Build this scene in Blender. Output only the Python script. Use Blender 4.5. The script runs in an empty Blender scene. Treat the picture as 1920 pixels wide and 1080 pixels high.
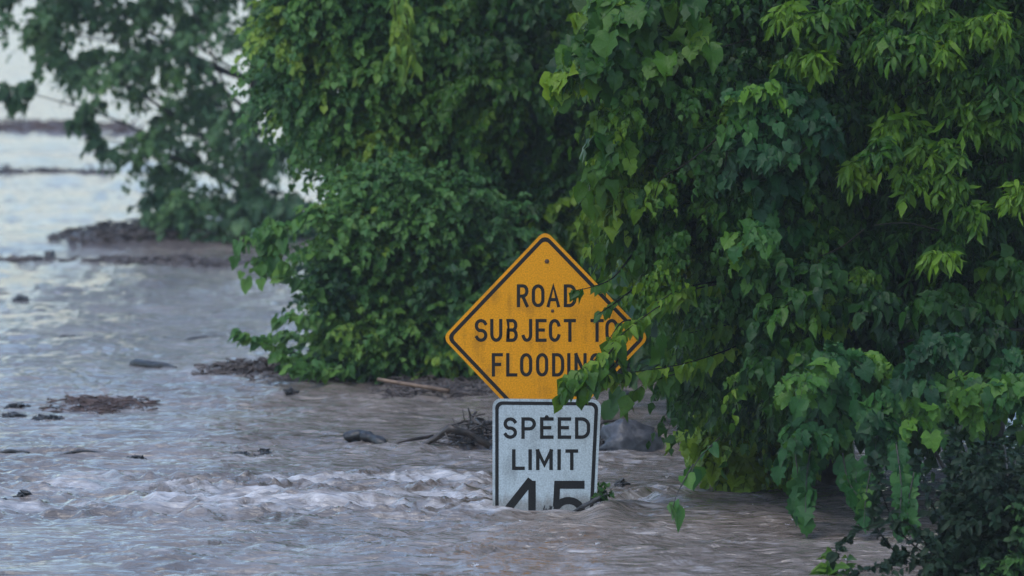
import bpy, math
import numpy as np
from mathutils import Vector

# ------------------------------------------------------------------ camera, sky, sun, exposure
S = bpy.context.scene
COL = S.collection
RNG = np.random.default_rng(11)
FPX = 13333.0                    # focal length in photo pixels (250 mm on a 36 mm sensor, 1920 wide)
CAM_H = 3.2                      # lens height above the flood water
PITCH = math.atan(640.0 / FPX)
cam_d = bpy.data.cameras.new('camera')
cam = bpy.data.objects.new('camera', cam_d); COL.objects.link(cam)
cam.location = (0, 0, CAM_H)
cam.rotation_euler = (math.pi / 2 - PITCH, 0, 0)
cam_d.sensor_width = 36.0
cam_d.lens = FPX * 36.0 / 1920.0
cam_d.clip_start = 0.5; cam_d.clip_end = 2000
cam_d.dof.use_dof = True
cam_d.dof.focus_distance = 40.0
cam_d.dof.aperture_fstop = 4.2
S.camera = cam

SUN_EL, SUN_AZ = math.radians(64), math.radians(-140)   # azimuth from +Y towards +X: behind the lens, to the left
w = bpy.data.worlds.new('World'); S.world = w; w.use_nodes = True
nt = w.node_tree
sky = nt.nodes.new('ShaderNodeTexSky'); sky.sky_type = 'NISHITA'; sky.sun_disc = False
sky.sun_elevation = SUN_EL; sky.sun_rotation = SUN_AZ
sky.air_density = 1.25; sky.dust_density = 1.1; sky.ozone_density = 2.8
bg = nt.nodes['Background']; bg.inputs['Strength'].default_value = 0.15
nt.links.new(sky.outputs['Color'], bg.inputs['Color'])
sd = bpy.data.lights.new('sun', 'SUN'); sd.energy = 0.7; sd.angle = math.radians(30); sd.color = (1.0, 0.96, 0.9)
so = bpy.data.objects.new('sun', sd); COL.objects.link(so)
sv = Vector((math.sin(SUN_AZ) * math.cos(SUN_EL), math.cos(SUN_AZ) * math.cos(SUN_EL), math.sin(SUN_EL)))
so.rotation_euler = sv.to_track_quat('Z', 'Y').to_euler()
so.location = (-5, 0, 12)
S.view_settings.view_transform = 'Standard'; S.view_settings.look = 'None'
S.view_settings.exposure = 1.02; S.view_settings.gamma = 1.0
S.cycles.use_denoising = True; S.cycles.use_adaptive_sampling = False; S.cycles.sample_clamp_indirect = 3.0
S.cycles.max_bounces = 8; S.cycles.transparent_max_bounces = 4; S.cycles.volume_bounces = 0
S.cycles.caustics_reflective = False; S.cycles.caustics_refractive = False

# ------------------------------------------------------------------ picture point -> place in the world
CP, SP = math.cos(PITCH), math.sin(PITCH)
def ray(px, py):
    a = (np.asarray(px, float) - 960.0) / FPX
    b = (540.0 - np.asarray(py, float)) / FPX
    return np.stack([a + 0 * b, CP + b * SP, -SP + b * CP + 0 * a], -1)
def P(px, py, d):                # on the upright plane at distance d
    r = ray(px, py); d = np.asarray(d, float)
    k = d / r[..., 1]
    return r * k[..., None] + np.array([0, 0, CAM_H])
def W(px, py):                   # on the still water level
    r = ray(px, py); k = -CAM_H / r[..., 2]
    return r * k[..., None] + np.array([0, 0, CAM_H])

# ------------------------------------------------------------------ object helpers
def tag(o, label=None, cat=None, group=None, kind=None):
    if label: o['label'] = label
    if cat: o['category'] = cat
    if group: o['group'] = group
    if kind: o['kind'] = kind
    return o
def empty(name, loc, label, cat, group=None):
    o = bpy.data.objects.new(name, None); COL.objects.link(o); o.location = loc
    return tag(o, label, cat, group)
def link(name, me, mat, parent=None):
    o = bpy.data.objects.new(name, me); COL.objects.link(o)
    for m in (mat if isinstance(mat, (list, tuple)) else [mat]): me.materials.append(m)
    if parent is not None:
        o.parent = parent
        me.transform(__import__('mathutils').Matrix.Translation(-root_loc(parent)))
    return o
def root_loc(p):
    v = Vector((0, 0, 0))
    while p is not None: v += p.location; p = p.parent
    return v
def mesh(name, V, F, smooth=True, tint=None, mat_idx=None):
    """V (n,3); F (m,3) or (m,4) or list of both"""
    me = bpy.data.meshes.new(name)
    Fs = F if isinstance(F, list) else [F]
    Fs = [np.asarray(f, np.int32) for f in Fs if len(f)]
    V = np.asarray(V, np.float32)
    me.vertices.add(len(V)); me.vertices.foreach_set('co', V.ravel())
    li = np.concatenate([f.ravel() for f in Fs])
    tot = np.concatenate([np.full(len(f), f.shape[1], np.int32) for f in Fs])
    st = np.concatenate([[0], np.cumsum(tot)[:-1]]).astype(np.int32)
    me.loops.add(len(li)); me.loops.foreach_set('vertex_index', li)
    me.polygons.add(len(tot)); me.polygons.foreach_set('loop_start', st); me.polygons.foreach_set('loop_total', tot)
    me.polygons.foreach_set('use_smooth', np.full(len(tot), smooth, bool))
    if mat_idx is not None: me.polygons.foreach_set('material_index', np.asarray(mat_idx, np.int32))
    me.update(calc_edges=True)
    if tint is not None:
        a = me.attributes.new('tint', 'FLOAT', 'FACE'); a.data.foreach_set('value', np.asarray(tint, np.float32))
    me.validate()
    return me
class MB:
    """collects pieces of ONE mesh"""
    def __init__(s): s.V = []; s.F3 = []; s.F4 = []; s.n = 0
    def add(s, V, F3=None, F4=None):
        V = np.asarray(V, float)
        if F3 is not None and len(F3): s.F3.append(np.asarray(F3) + s.n)
        if F4 is not None and len(F4): s.F4.append(np.asarray(F4) + s.n)
        s.V.append(V); s.n += len(V)
    def tube(s, pts, rad, k=6, squash=1.0, cap=True, rough=0.0):
        pts = np.asarray(pts, float); n = len(pts); rad = np.broadcast_to(rad, (n,))
        t = np.gradient(pts, axis=0); t /= np.linalg.norm(t, axis=1)[:, None] + 1e-9
        up = np.where(np.abs(t[:, 2:3]) > .9, np.array([[1., 0, 0]]), np.array([[0, 0, 1.]]))
        a = np.cross(t, up); a /= np.linalg.norm(a, axis=1)[:, None] + 1e-9
        b = np.cross(a, t)
        th = np.linspace(0, 2 * np.pi, k, endpoint=False)
        jit = 1 + rough * RNG.normal(size=(n, k))
        V = pts[:, None] + (a[:, None] * np.cos(th)[None, :, None] + b[:, None] * np.sin(th)[None, :, None] * squash) * (rad[:, None] * jit)[:, :, None]
        V = V.reshape(-1, 3)
        i = np.arange(n - 1)[:, None] * k; j = np.arange(k)[None]; j2 = (j + 1) % k
        F = np.stack([i + j, i + j2, i + k + j2, i + k + j], -1).reshape(-1, 4)
        F3 = []
        if cap:
            V = np.concatenate([V, pts[:1], pts[-1:]]); c0 = n * k
            F3 = [[c0, (q + 1) % k, q] for q in range(k)] + [[c0 + 1, (n - 1) * k + q, (n - 1) * k + (q + 1) % k] for q in range(k)]
        s.add(V, F3, F)
    def build(s, name, mat, parent=None, smooth=True):
        V = np.concatenate(s.V); F = []
        if s.F3: F.append(np.concatenate(s.F3))
        if s.F4: F.append(np.concatenate(s.F4))
        return link(name, mesh(name, V, F, smooth), mat, parent)

# ------------------------------------------------------------------ noise
def _hash(ix, iy, seed):
    h = (ix.astype(np.int64) * 374761393 + iy.astype(np.int64) * 668265263 + seed * 1442695041) & 0xffffffff
    h = ((h ^ (h >> 13)) * 1274126177) & 0xffffffff
    return (h ^ (h >> 16)) & 0xffffffff
def perlin(x, y, seed=0):
    x0 = np.floor(x); y0 = np.floor(y); fx = x - x0; fy = y - y0
    u = fx * fx * fx * (fx * (fx * 6 - 15) + 10); v = fy * fy * fy * (fy * (fy * 6 - 15) + 10)
    def g(dx, dy):
        a = _hash(x0 + dx, y0 + dy, seed) / 4294967296.0 * 2 * np.pi
        return np.cos(a) * (fx - dx) + np.sin(a) * (fy - dy)
    return ((g(0, 0) * (1 - u) + g(1, 0) * u) * (1 - v) + (g(0, 1) * (1 - u) + g(1, 1) * u) * v) * 1.5
def smooth01(a, b, x): t = np.clip((x - a) / (b - a), 0, 1); return t * t * (3 - 2 * t)

# ------------------------------------------------------------------ materials
def new_mat(name):
    m = bpy.data.materials.new(name); m.use_nodes = True
    return m, m.node_tree.nodes, m.node_tree.links, m.node_tree.nodes['Principled BSDF']
def ramp(N, stops):
    r = N.new('ShaderNodeValToRGB'); e = r.color_ramp.elements
    while len(e) < len(stops): e.new(0.5)
    for k, (p, c) in enumerate(stops): e[k].position = p; e[k].color = (*c, 1)
    return r
def leaf_mat(name, stops, rough=0.36, trans=0.28, spec=0.5):
    m, N, L, b = new_mat(name)
    at = N.new('ShaderNodeAttribute'); at.attribute_name = 'tint'; at.attribute_type = 'GEOMETRY'
    r = ramp(N, stops); L.new(at.outputs['Fac'], r.inputs['Fac'])
    tc = N.new('ShaderNodeTexCoord'); nz = N.new('ShaderNodeTexNoise'); nz.inputs['Scale'].default_value = 95; nz.inputs['Detail'].default_value = 3
    L.new(tc.outputs['Object'], nz.inputs['Vector'])
    mp = N.new('ShaderNodeMapRange'); mp.inputs[3].default_value = 0.72; mp.inputs[4].default_value = 1.28; L.new(nz.outputs['Fac'], mp.inputs[0])
    mx = N.new('ShaderNodeVectorMath'); mx.operation = 'SCALE'; L.new(r.outputs['Color'], mx.inputs[0]); L.new(mp.outputs[0], mx.inputs['Scale'])
    L.new(mx.outputs[0], b.inputs['Base Color'])
    b.inputs['Roughness'].default_value = rough; b.inputs['Specular IOR Level'].default_value = spec
    bp = N.new('ShaderNodeBump'); bp.inputs['Strength'].default_value = 0.6; bp.inputs['Distance'].default_value = 0.007
    L.new(nz.outputs['Fac'], bp.inputs['Height']); L.new(bp.outputs[0], b.inputs['Normal'])
    tr = N.new('ShaderNodeBsdfTranslucent')
    hs = N.new('ShaderNodeHueSaturation'); hs.inputs['Hue'].default_value = 0.485; hs.inputs['Value'].default_value = 1.5
    L.new(mx.outputs[0], hs.inputs['Color']); L.new(hs.outputs[0], tr.inputs['Color'])
    ms = N.new('ShaderNodeMixShader'); ms.inputs[0].default_value = trans
    L.new(b.outputs[0], ms.inputs[1]); L.new(tr.outputs[0], ms.inputs[2]); L.new(ms.outputs[0], N['Material Output'].inputs['Surface'])
    return m
GREEN = leaf_mat('leaf_green', [(0.0, (0.0072, 0.0323, 0.0083)), (0.4, (0.0230, 0.0806, 0.0083)), (0.7, (0.0518, 0.1290, 0.0083)), (1.0, (0.146, 0.239, 0.012))], rough=0.33, trans=0.34, spec=0.22)
MIDGREEN_HAZED = leaf_mat('leaf_mid_hazed', [(0.0, (0.0168, 0.0592, 0.0213)), (0.4, (0.0480, 0.1352, 0.0292)), (0.7, (0.0960, 0.2061, 0.0331)), (1.0, (0.196, 0.289, 0.030))], rough=0.38, spec=0.22)  # softer green, also lightened a little to put a haze look into the colour
BLUEGREEN = leaf_mat('leaf_vine', [(0.0, (0.0074, 0.0398, 0.0128)), (0.5, (0.0222, 0.0895, 0.0181)), (1.0, (0.091, 0.197, 0.013))], rough=0.42, spec=0.22)
LANCE = leaf_mat('leaf_lance', [(0.0, (0.0070, 0.0314, 0.0060)), (0.5, (0.0224, 0.0823, 0.0060)), (1.0, (0.110, 0.211, 0.008))], spec=0.22, trans=0.34)
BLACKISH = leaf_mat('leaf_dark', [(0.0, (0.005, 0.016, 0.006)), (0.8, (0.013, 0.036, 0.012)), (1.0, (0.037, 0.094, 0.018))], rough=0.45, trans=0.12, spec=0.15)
FARGREEN_HAZED = leaf_mat('leaf_far_hazed', [(0.0, (0.0280, 0.0672, 0.0302)), (0.5, (0.0600, 0.1288, 0.0490)), (1.0, (0.096, 0.186, 0.045))], spec=0.22)  # leaf colour paled to paint in distance haze beyond what the volume gives

def simple_mat(name, c1, c2, scale=12, rough=0.6, bump=0.3, dist=0.01, stretch=(1, 1, 1), spec=0.5):
    m, N, L, b = new_mat(name)
    tc = N.new('ShaderNodeTexCoord'); mpn = N.new('ShaderNodeMapping'); mpn.inputs['Scale'].default_value = stretch
    L.new(tc.outputs['Object'], mpn.inputs[0])
    nz = N.new('ShaderNodeTexNoise'); nz.inputs['Scale'].default_value = scale; nz.inputs['Detail'].default_value = 6
    L.new(mpn.outputs[0], nz.inputs['Vector'])
    r = ramp(N, [(0.35, c1), (0.68, c2)]); L.new(nz.outputs['Fac'], r.inputs['Fac']); L.new(r.outputs[0], b.inputs['Base Color'])
    b.inputs['Roughness'].default_value = rough; b.inputs['Specular IOR Level'].default_value = spec
    bp = N.new('ShaderNodeBump'); bp.inputs['Strength'].default_value = bump; bp.inputs['Distance'].default_value = dist
    L.new(nz.outputs['Fac'], bp.inputs['Height']); L.new(bp.outputs[0], b.inputs['Normal'])
    return m
BARK = simple_mat('bark_wet', (0.012, 0.010, 0.008), (0.040, 0.032, 0.024), 18, 0.55, 0.8, 0.02)
TWIG = simple_mat('twig', (0.007, 0.008, 0.005), (0.016, 0.015, 0.008), 20, 0.8, spec=0.1)
DRIFT = simple_mat('driftwood_wet', (0.010, 0.008, 0.007), (0.050, 0.037, 0.031), 14, 0.45, 0.7, 0.015)
BLACKLOG = simple_mat('sodden_log', (0.006, 0.006, 0.007), (0.026, 0.026, 0.028), 20, 0.4, 0.9, 0.02)
REDDEB = simple_mat('reddish_litter', (0.042, 0.026, 0.023), (0.11, 0.065, 0.054), 16, 0.6, 0.6)
BROWNDEB = simple_mat('brown_litter', (0.035, 0.026, 0.024), (0.10, 0.078, 0.07), 16, 0.6, 0.6)
TANWOOD = simple_mat('tan_wood', (0.08, 0.045, 0.025), (0.19, 0.12, 0.075), 14, 0.55, 0.5)
ROCK = simple_mat('wet_rock', (0.022, 0.024, 0.030), (0.060, 0.063, 0.074), 26, 0.5, 0.7, 0.012)
RUST = simple_mat('rusty_bolt', (0.030, 0.014, 0.006), (0.09, 0.035, 0.010), 90, 0.6)
STEEL = simple_mat('galvanised_steel', (0.17, 0.18, 0.19), (0.30, 0.31, 0.32), 30, 0.45)
def sign_mat(name, c, dirt, var=0.12):
    m, N, L, b = new_mat(name)
    tc = N.new('ShaderNodeTexCoord')
    fine = N.new('ShaderNodeTexNoise'); fine.inputs['Scale'].default_value = 120; fine.inputs['Detail'].default_value = 2
    big = N.new('ShaderNodeTexNoise'); big.inputs['Scale'].default_value = 5; big.inputs['Detail'].default_value = 6
    L.new(tc.outputs['Object'], fine.inputs['Vector']); L.new(tc.outputs['Object'], big.inputs['Vector'])
    mr = N.new('ShaderNodeMapRange'); mr.inputs[1].default_value = 0.3; mr.inputs[2].default_value = 0.7
    mr.inputs[3].default_value = 1 - var; mr.inputs[4].default_value = 1 + var; L.new(fine.outputs['Fac'], mr.inputs[0])
    base = N.new('ShaderNodeMix'); base.data_type = 'RGBA'; base.inputs['A'].default_value = (*c, 1); base.inputs['B'].default_value = (*dirt, 1)
    stk = N.new('ShaderNodeTexNoise'); stk.inputs['Scale'].default_value = 1.0; stk.inputs['Detail'].default_value = 5
    mpp = N.new('ShaderNodeMapping'); mpp.inputs['Scale'].default_value = (22, 22, 2.2); L.new(tc.outputs['Object'], mpp.inputs[0]); L.new(mpp.outputs[0], stk.inputs['Vector'])
    av = N.new('ShaderNodeMath'); av.operation = 'MULTIPLY_ADD'; av.inputs[1].default_value = 0.6; L.new(stk.outputs['Fac'], av.inputs[0]); L.new(big.outputs['Fac'], av.inputs[2])
    rr = ramp(N, [(0.84, (0, 0, 0)), (1.0, (0.45, 0.45, 0.45))]); L.new(av.outputs[0], rr.inputs[0]); L.new(rr.outputs[0], base.inputs['Factor'])
    sx = N.new('ShaderNodeSeparateXYZ'); L.new(tc.outputs['Object'], sx.inputs[0])
    zz = N.new('ShaderNodeMath'); zz.operation = 'MULTIPLY_ADD'; zz.inputs[1].default_value = -0.16; L.new(stk.outputs['Fac'], zz.inputs[0]); L.new(sx.outputs['Z'], zz.inputs[2])
    zr = N.new('ShaderNodeMapRange'); zr.inputs[1].default_value = -0.01; zr.inputs[2].default_value = 0.04; zr.inputs[3].default_value = 0.6; zr.inputs[4].default_value = 0.0; L.new(zz.outputs[0], zr.inputs[0])
    silt = N.new('ShaderNodeMix'); silt.data_type = 'RGBA'; silt.inputs['B'].default_value = (0.15, 0.125, 0.10, 1)
    L.new(zr.outputs[0], silt.inputs['Factor']); L.new(base.outputs['Result'], silt.inputs['A'])
    sc = N.new('ShaderNodeVectorMath'); sc.operation = 'SCALE'; L.new(silt.outputs['Result'], sc.inputs[0]); L.new(mr.outputs[0], sc.inputs['Scale'])
    L.new(sc.outputs[0], b.inputs['Base Color'])
    b.inputs['Roughness'].default_value = 0.6; b.inputs['Specular IOR Level'].default_value = 0.2
    return m
YELLOW = sign_mat('yellow_sheeting', (0.64, 0.255, 0.001), (0.26, 0.105, 0.006), 0.2)
WHITE = sign_mat('white_sheeting', (0.385, 0.44, 0.455), (0.17, 0.185, 0.18), 0.2)
INK = simple_mat('black_ink', (0.010, 0.010, 0.010), (0.020, 0.018, 0.016), 120, 0.7, 0.1, spec=0.15)

# ------------------------------------------------------------------ flood water
SGX = float(P(1023, 965, 40)[0])
def wave(x, y):
    """height of the flood surface; flow runs from right to left past the sign"""
    px = 960 + FPX * x / np.maximum(y, 1)
    turb = smooth01(39.1, 40.0, y) * (1 - smooth01(42.2, 43.6, y)) * (1 - smooth01(880, 1010, px)) * (0.45 + 0.55 * smooth01(-150, 350, px))
    turb2 = np.exp(-((px - 1220) / 110) ** 2 - ((y - 41.0) / 1.0) ** 2)
    T = np.clip(turb + 0.9 * turb2, 0, 1.2)
    wx = x + 0.22 * perlin(x * 1.3, y * 1.1, 5); wy = y + 0.3 * perlin(x * 1.2 + 7, y * 0.9, 6)
    h = 0.026 * perlin(x * 0.35, y * 0.42, 1)
    md = 0.35 + 0.95 * smooth01(-0.35, 0.45, perlin(x * 0.45, y * 0.30, 9))
    h = h + 0.016 * perlin(wx * 0.9, wy * 1.7, 2)
    h = h + md * 0.016 * perlin(wx * 1.3 + wy * 0.3, wy * 3.4, 3)
    h = h + md * 0.011 * (1 - 2 * np.abs(perlin(wx * 1.7 - wy * 0.5, wy * 5.2, 4)))
    h = h + (0.4 + md) * 0.014 * perlin(wx * 3.2, wy * 11.0, 8) + 0.010 * perlin(wx * 6.5, wy * 14, 12)
    b = (1 - np.abs(perlin(wx * 2.3 - wy * 1.0, wy * 2.0, 21))) ** 2 - 0.5
    b2 = (1 - np.abs(perlin(wx * 5.5 + wy * 1.5, wy * 4.5, 22))) ** 2 - 0.5
    b3 = (1 - np.abs(perlin(wx * 11., wy * 9., 23))) ** 2 - 0.5
    h = h + T * (0.075 * b + 0.026 * b2 + 0.006 * b3 + 0.015)
    # standing ridge running left from the sign, and its trough
    ridge = np.exp(-((y - 40.6 - 0.25 * perlin(x * .9, x * 0, 30)) / 0.30) ** 2) * (1 - smooth01(900, 960, px)) * smooth01(250, 600, px)
    h = h + 0.045 * ridge
    h = h + 0.040 * np.exp(-((y - 43.0 - 0.2 * perlin(x * .7, x * 0, 31)) / 0.25) ** 2) * smooth01(500, 760, px) * (1 - smooth01(1000, 1150, px))
    # pile-up of water against the right side of the sign
    x1 = x - SGX; y1 = y - 39.86
    h = h + 0.080 * np.exp(-((x1 - 0.35) / 0.11) ** 2 - (y1 / 0.35) ** 2)
    h = h + 0.030 * np.exp(-((x1 - 0.05) / 0.22) ** 2 - (y1 / 0.14) ** 2)
    # V-shaped wake trailing left of the sign
    dn = np.clip(-x1, 0, None)
    h = h + 0.040 * np.exp(-((np.abs(y1 - 0.1) - 0.30 * dn - 0.06) / 0.10) ** 2) * smooth01(0.0, 0.25, dn) * np.exp(-dn / 1.3)
    # long swells far out
    far = smooth01(55, 75, y)
    h = h + smooth01(44, 62, y) * (0.050 * ((1 - np.abs(perlin(wx * .55, wy * .6, 41))) ** 2 - .5) + 0.030 * perlin(wx * 1.6, wy * 1.5, 42))
    h = h + far * 0.10 * perlin(x * 0.10, y * 0.22, 40)
    return h
def wave1(p): return float(wave(np.array([p[0]]), np.array([p[1]]))[0])
def foam_amount(x, y):
    px = 960 + FPX * x / np.maximum(y, 1)
    turb = smooth01(39.2, 40.3, y) * (1 - smooth01(42.4, 44.0, y)) * (1 - smooth01(890, 960, px)) * (0.5 + 0.5 * smooth01(-100, 300, px))
    f = 1.0 * turb * smooth01(-0.35, 0.35, perlin(x * 1.1 + y * .3, y * 1.4, 63)) + 0.9 * np.exp(-((px - 1235) / 90) ** 2 - ((y - 41.2) / 0.9) ** 2)
    dn = np.clip(SGX - x, 0, None)
    f = f + 0.8 * np.exp(-((np.abs(y - 39.96) - 0.30 * dn - 0.04) / 0.14) ** 2) * smooth01(0.1, 0.3, dn) * np.exp(-dn / 1.5)
    f = f + 0.9 * np.exp(-((x - SGX) / 0.36) ** 6 - ((y - 39.88) / 0.09) ** 2) + 0.25 * smooth01(0.1, 0.6, perlin(x * 0.8, y * 0.5, 61))
    return np.clip(f, 0, 1)

m, N, L, b = new_mat('flood_water'); WATER = m
b.inputs['IOR'].default_value = 1.5; b.inputs['Roughness'].default_value = 0.09
geo = N.new('ShaderNodeNewGeometry')
def nnoise(scale, detail, sx, sy, dist=0.0):
    mp = N.new('ShaderNodeMapping'); mp.inputs['Scale'].default_value = (sx, sy, 1); L.new(geo.outputs['Position'], mp.inputs[0])
    n = N.new('ShaderNodeTexNoise'); n.inputs['Scale'].default_value = scale; n.inputs['Detail'].default_value = detail; n.inputs['Distortion'].default_value = dist
    L.new(mp.outputs[0], n.inputs['Vector']); return n
n1 = nnoise(8.0, 5, 0.38, 0.9, 0.5); n2 = nnoise(26.0, 4, 0.35, 0.8, 0.3); n3 = nnoise(1.1, 4, 1, 0.5, 0.5)
ad = N.new('ShaderNodeMath'); ad.operation = 'MULTIPLY_ADD'; ad.inputs[1].default_value = 0.30
L.new(n2.outputs['Fac'], ad.inputs[0]); L.new(n1.outputs['Fac'], ad.inputs[2])
bp = N.new('ShaderNodeBump'); bp.inputs['Strength'].default_value = 1.0; bp.inputs['Distance'].default_value = 0.08
L.new(ad.outputs[0], bp.inputs['Height']); L.new(bp.outputs[0], b.inputs['Normal'])
mud = ramp(N, [(0.3, (0.112, 0.090, 0.076)), (0.7, (0.20, 0.168, 0.148))]); L.new(n3.outputs['Fac'], mud.inputs[0])
fa = N.new('ShaderNodeAttribute'); fa.attribute_name = 'foam'; fa.attribute_type = 'GEOMETRY'
n4 = nnoise(9.0, 7, 0.45, 0.6, 1.2); n5 = nnoise(1.6, 4, 0.6, 0.6, 0.8)
fm = N.new('ShaderNodeMath'); fm.operation = 'MULTIPLY_ADD'; fm.inputs[1].default_value = 0.5
L.new(n5.outputs['Fac'], fm.inputs[0]); L.new(n4.outputs['Fac'], fm.inputs[2])
fs = N.new('ShaderNodeMath'); fs.operation = 'MULTIPLY_ADD'; fs.inputs[1].default_value = 0.34; L.new(fa.outputs['Fac'], fs.inputs[0]); L.new(fm.outputs[0], fs.inputs[2])
fr = N.new('ShaderNodeMapRange'); fr.inputs[1].default_value = 0.86; fr.inputs[2].default_value = 1.36; fr.inputs[4].default_value = 0.8; L.new(fs.outputs[0], fr.inputs[0])
mixc = N.new('ShaderNodeMix'); mixc.data_type = 'RGBA'; mixc.inputs['B'].default_value = (0.66, 0.65, 0.67, 1)
L.new(fr.outputs[0], mixc.inputs['Factor']); L.new(mud.outputs[0], mixc.inputs['A']); L.new(mixc.outputs['Result'], b.inputs['Base Color'])
rm = N.new('ShaderNodeMapRange'); rm.inputs[3].default_value = 0.09; rm.inputs[4].default_value = 0.5; L.new(fr.outputs[0], rm.inputs[0]); L.new(rm.outputs[0], b.inputs['Roughness'])

rows = np.concatenate([np.linspace(-12, 34.6, 30)[:-1], np.arange(34.6, 51, 0.028)])
st = 0.03
more = [rows[-1]]
while more[-1] < 800: st *= 1.018; more.append(more[-1] + min(st, 9))
rows = np.concatenate([rows, more[1:]])
uc = np.linspace(-0.080, 0.080, 480)
ue = 0.080 + np.cumsum(0.00034 * 1.22 ** np.arange(1, 34)); ue = ue[ue < 2.2]
us = np.concatenate([-ue[::-1], uc, ue])
Y, U = np.meshgrid(rows, us, indexing='ij')
X = np.clip(U * np.maximum(Y, 34.6), -170, 170)
Z = wave(X, Y)
nr, nc = X.shape
idx = np.arange(nr * nc).reshape(nr, nc)
F = np.stack([idx[:-1, :-1], idx[:-1, 1:], idx[1:, 1:], idx[1:, :-1]], -1).reshape(-1, 4)
me = mesh('flood_water', np.stack([X, Y, Z], -1).reshape(-1, 3), F)
at = me.attributes.new('foam', 'FLOAT', 'POINT'); at.data.foreach_set('value', foam_amount(X, Y).astype(np.float32).ravel())
tag(link('flood_water', me, WATER), kind='structure')

# ------------------------------------------------------------------ leaves
def tmpl_halves(mid, side):
    """mid: midrib points y (n); side: (x,y) outline points of the right half (n-2)"""
    n = len(mid); k = len(side)
    V = [(0, y, -0.22 * y * y) for y in mid]
    for sgn in (1, -1): V += [(sgn * x, y, 0.30 * x - 0.22 * y * y) for x, y in side]
    T = []
    for sgn, o in ((1, n), (-1, n + k)):
        tr = [(0, o, 1)]
        for i in range(k - 1): tr += [(i + 1, o + i, o + i + 1), (i + 1, o + i + 1, i + 2)]
        tr += [(k, o + k - 1, k + 1)]
        T += tr if sgn == 1 else [(a, c, b_) for a, b_, c in tr]
    return np.array(V, float), np.array(T)
OVATE = tmpl_halves([0, .14, .36, .62, 1.0], [(.22, .10), (.34, .34), (.20, .66)])
LANCEOL = tmpl_halves([0, .2, .5, .78, 1.0], [(.10, .16), (.165, .45), (.095, .75)])
ROUND = tmpl_halves([0, .3, .7, 1.0], [(.26, .26), (.27, .70)])
def tmpl_fan(side, cy=0.30):
    k = len(side); V = [(0, cy, -0.05)] + [(x, y, 0.16 * abs(x) - 0.22 * (y - .2) ** 2) for x, y in side]
    V += [(-x, y, 0.16 * abs(x) - 0.22 * (y - .2) ** 2) for x, y in side[1:-1]]
    T = []
    for i in range(k - 1): T.append((0, 1 + i, 2 + i))
    L_ = [1] + [1 + k + i for i in range(k - 2)] + [k]
    for i in range(k - 1): T.append((0, L_[i + 1], L_[i]))
    return np.array(V, float), np.array(T)
GRAPE = tmpl_fan([(0, .02), (.16, -.14), (.38, -.10), (.50, .08), (.44, .24), (.54, .44), (.36, .56), (.31, .74), (.12, .84), (0, 1.06)])
HEART = tmpl_fan([(0, .02), (.18, -.10), (.40, .02), (.46, .26), (.36, .52), (.18, .80), (0, 1.08)])

ALT = {id(HEART): OVATE, id(OVATE): HEART, id(GRAPE): HEART}
def norm(a): return a / (np.linalg.norm(a, axis=-1, keepdims=True) + 1e-9)
class Foliage:
    def __init__(s): s.V = []; s.T = []; s.t = []; s.n = 0
    def put(s, tmpl, pos, along, nrm, size, tint):
        if len(pos) == 0: return
        TV, TT = tmpl; n = len(pos)
        y = norm(along); z = nrm - (nrm * y).sum(-1, keepdims=True) * y; z = norm(z); x = np.cross(y, z)
        curl = RNG.uniform(0.3, 2.4, n)[:, None]; fold = RNG.uniform(0.7, 1.15, n)[:, None]
        v = (x[:, None] * (TV[None, :, 0] * fold)[..., None] + y[:, None] * TV[None, :, 1:2] + z[:, None] * (TV[None, :, 2] * curl)[..., None]) * size[:, None, None]
        v = v + pos[:, None] + RNG.normal(size=v.shape) * (0.045 * size)[:, None, None]
        k = len(TV)
        s.V.append(v.reshape(-1, 3)); s.T.append((TT[None] + (s.n + np.arange(n) * k)[:, None, None]).reshape(-1, 3))
        s.t.append(np.repeat(tint, len(TT))); s.n += n * k
    def build(s, name, mat, parent):
        return link(name, mesh(name, np.concatenate(s.V), np.concatenate(s.T), True, np.concatenate(s.t)), mat, parent)
    def count(s): return sum(len(a) for a in s.T)
def inside(poly, x, y):
    poly = np.asarray(poly, float); r = np.zeros(len(x), bool); j = len(poly) - 1
    for i in range(len(poly)):
        xi, yi = poly[i]; xj, yj = poly[j]
        c = ((yi > y) != (yj > y)) & (x < (xj - xi) * (y - yi) / (yj - yi + 1e-9) + xi); r ^= c; j = i
    return r
def pads(poly, d0, d1, n, gap, holes=(), front=None):
    """centres of leafy pads spread through the volume seen inside poly, between distances d0 and d1"""
    poly = np.asarray(poly, float); lo, hi = poly.min(0), poly.max(0); out = []
    tries = 0
    while len(out) < n and tries < n * 60:
        tries += 1
        q = RNG.uniform(lo, hi)
        if not inside(poly, q[:1], q[1:])[0]: continue
        if any(inside(h, q[:1], q[1:])[0] for h in holes): continue
        d = d0 + (d1 - d0) * RNG.random() ** 1.4
        p = P(q[0], q[1], d)
        if p[2] < 0.02: continue
        if out and np.min(np.linalg.norm(np.array(out) - p, axis=1)) < gap: continue
        out.append(p)
    return np.array(out)
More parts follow.
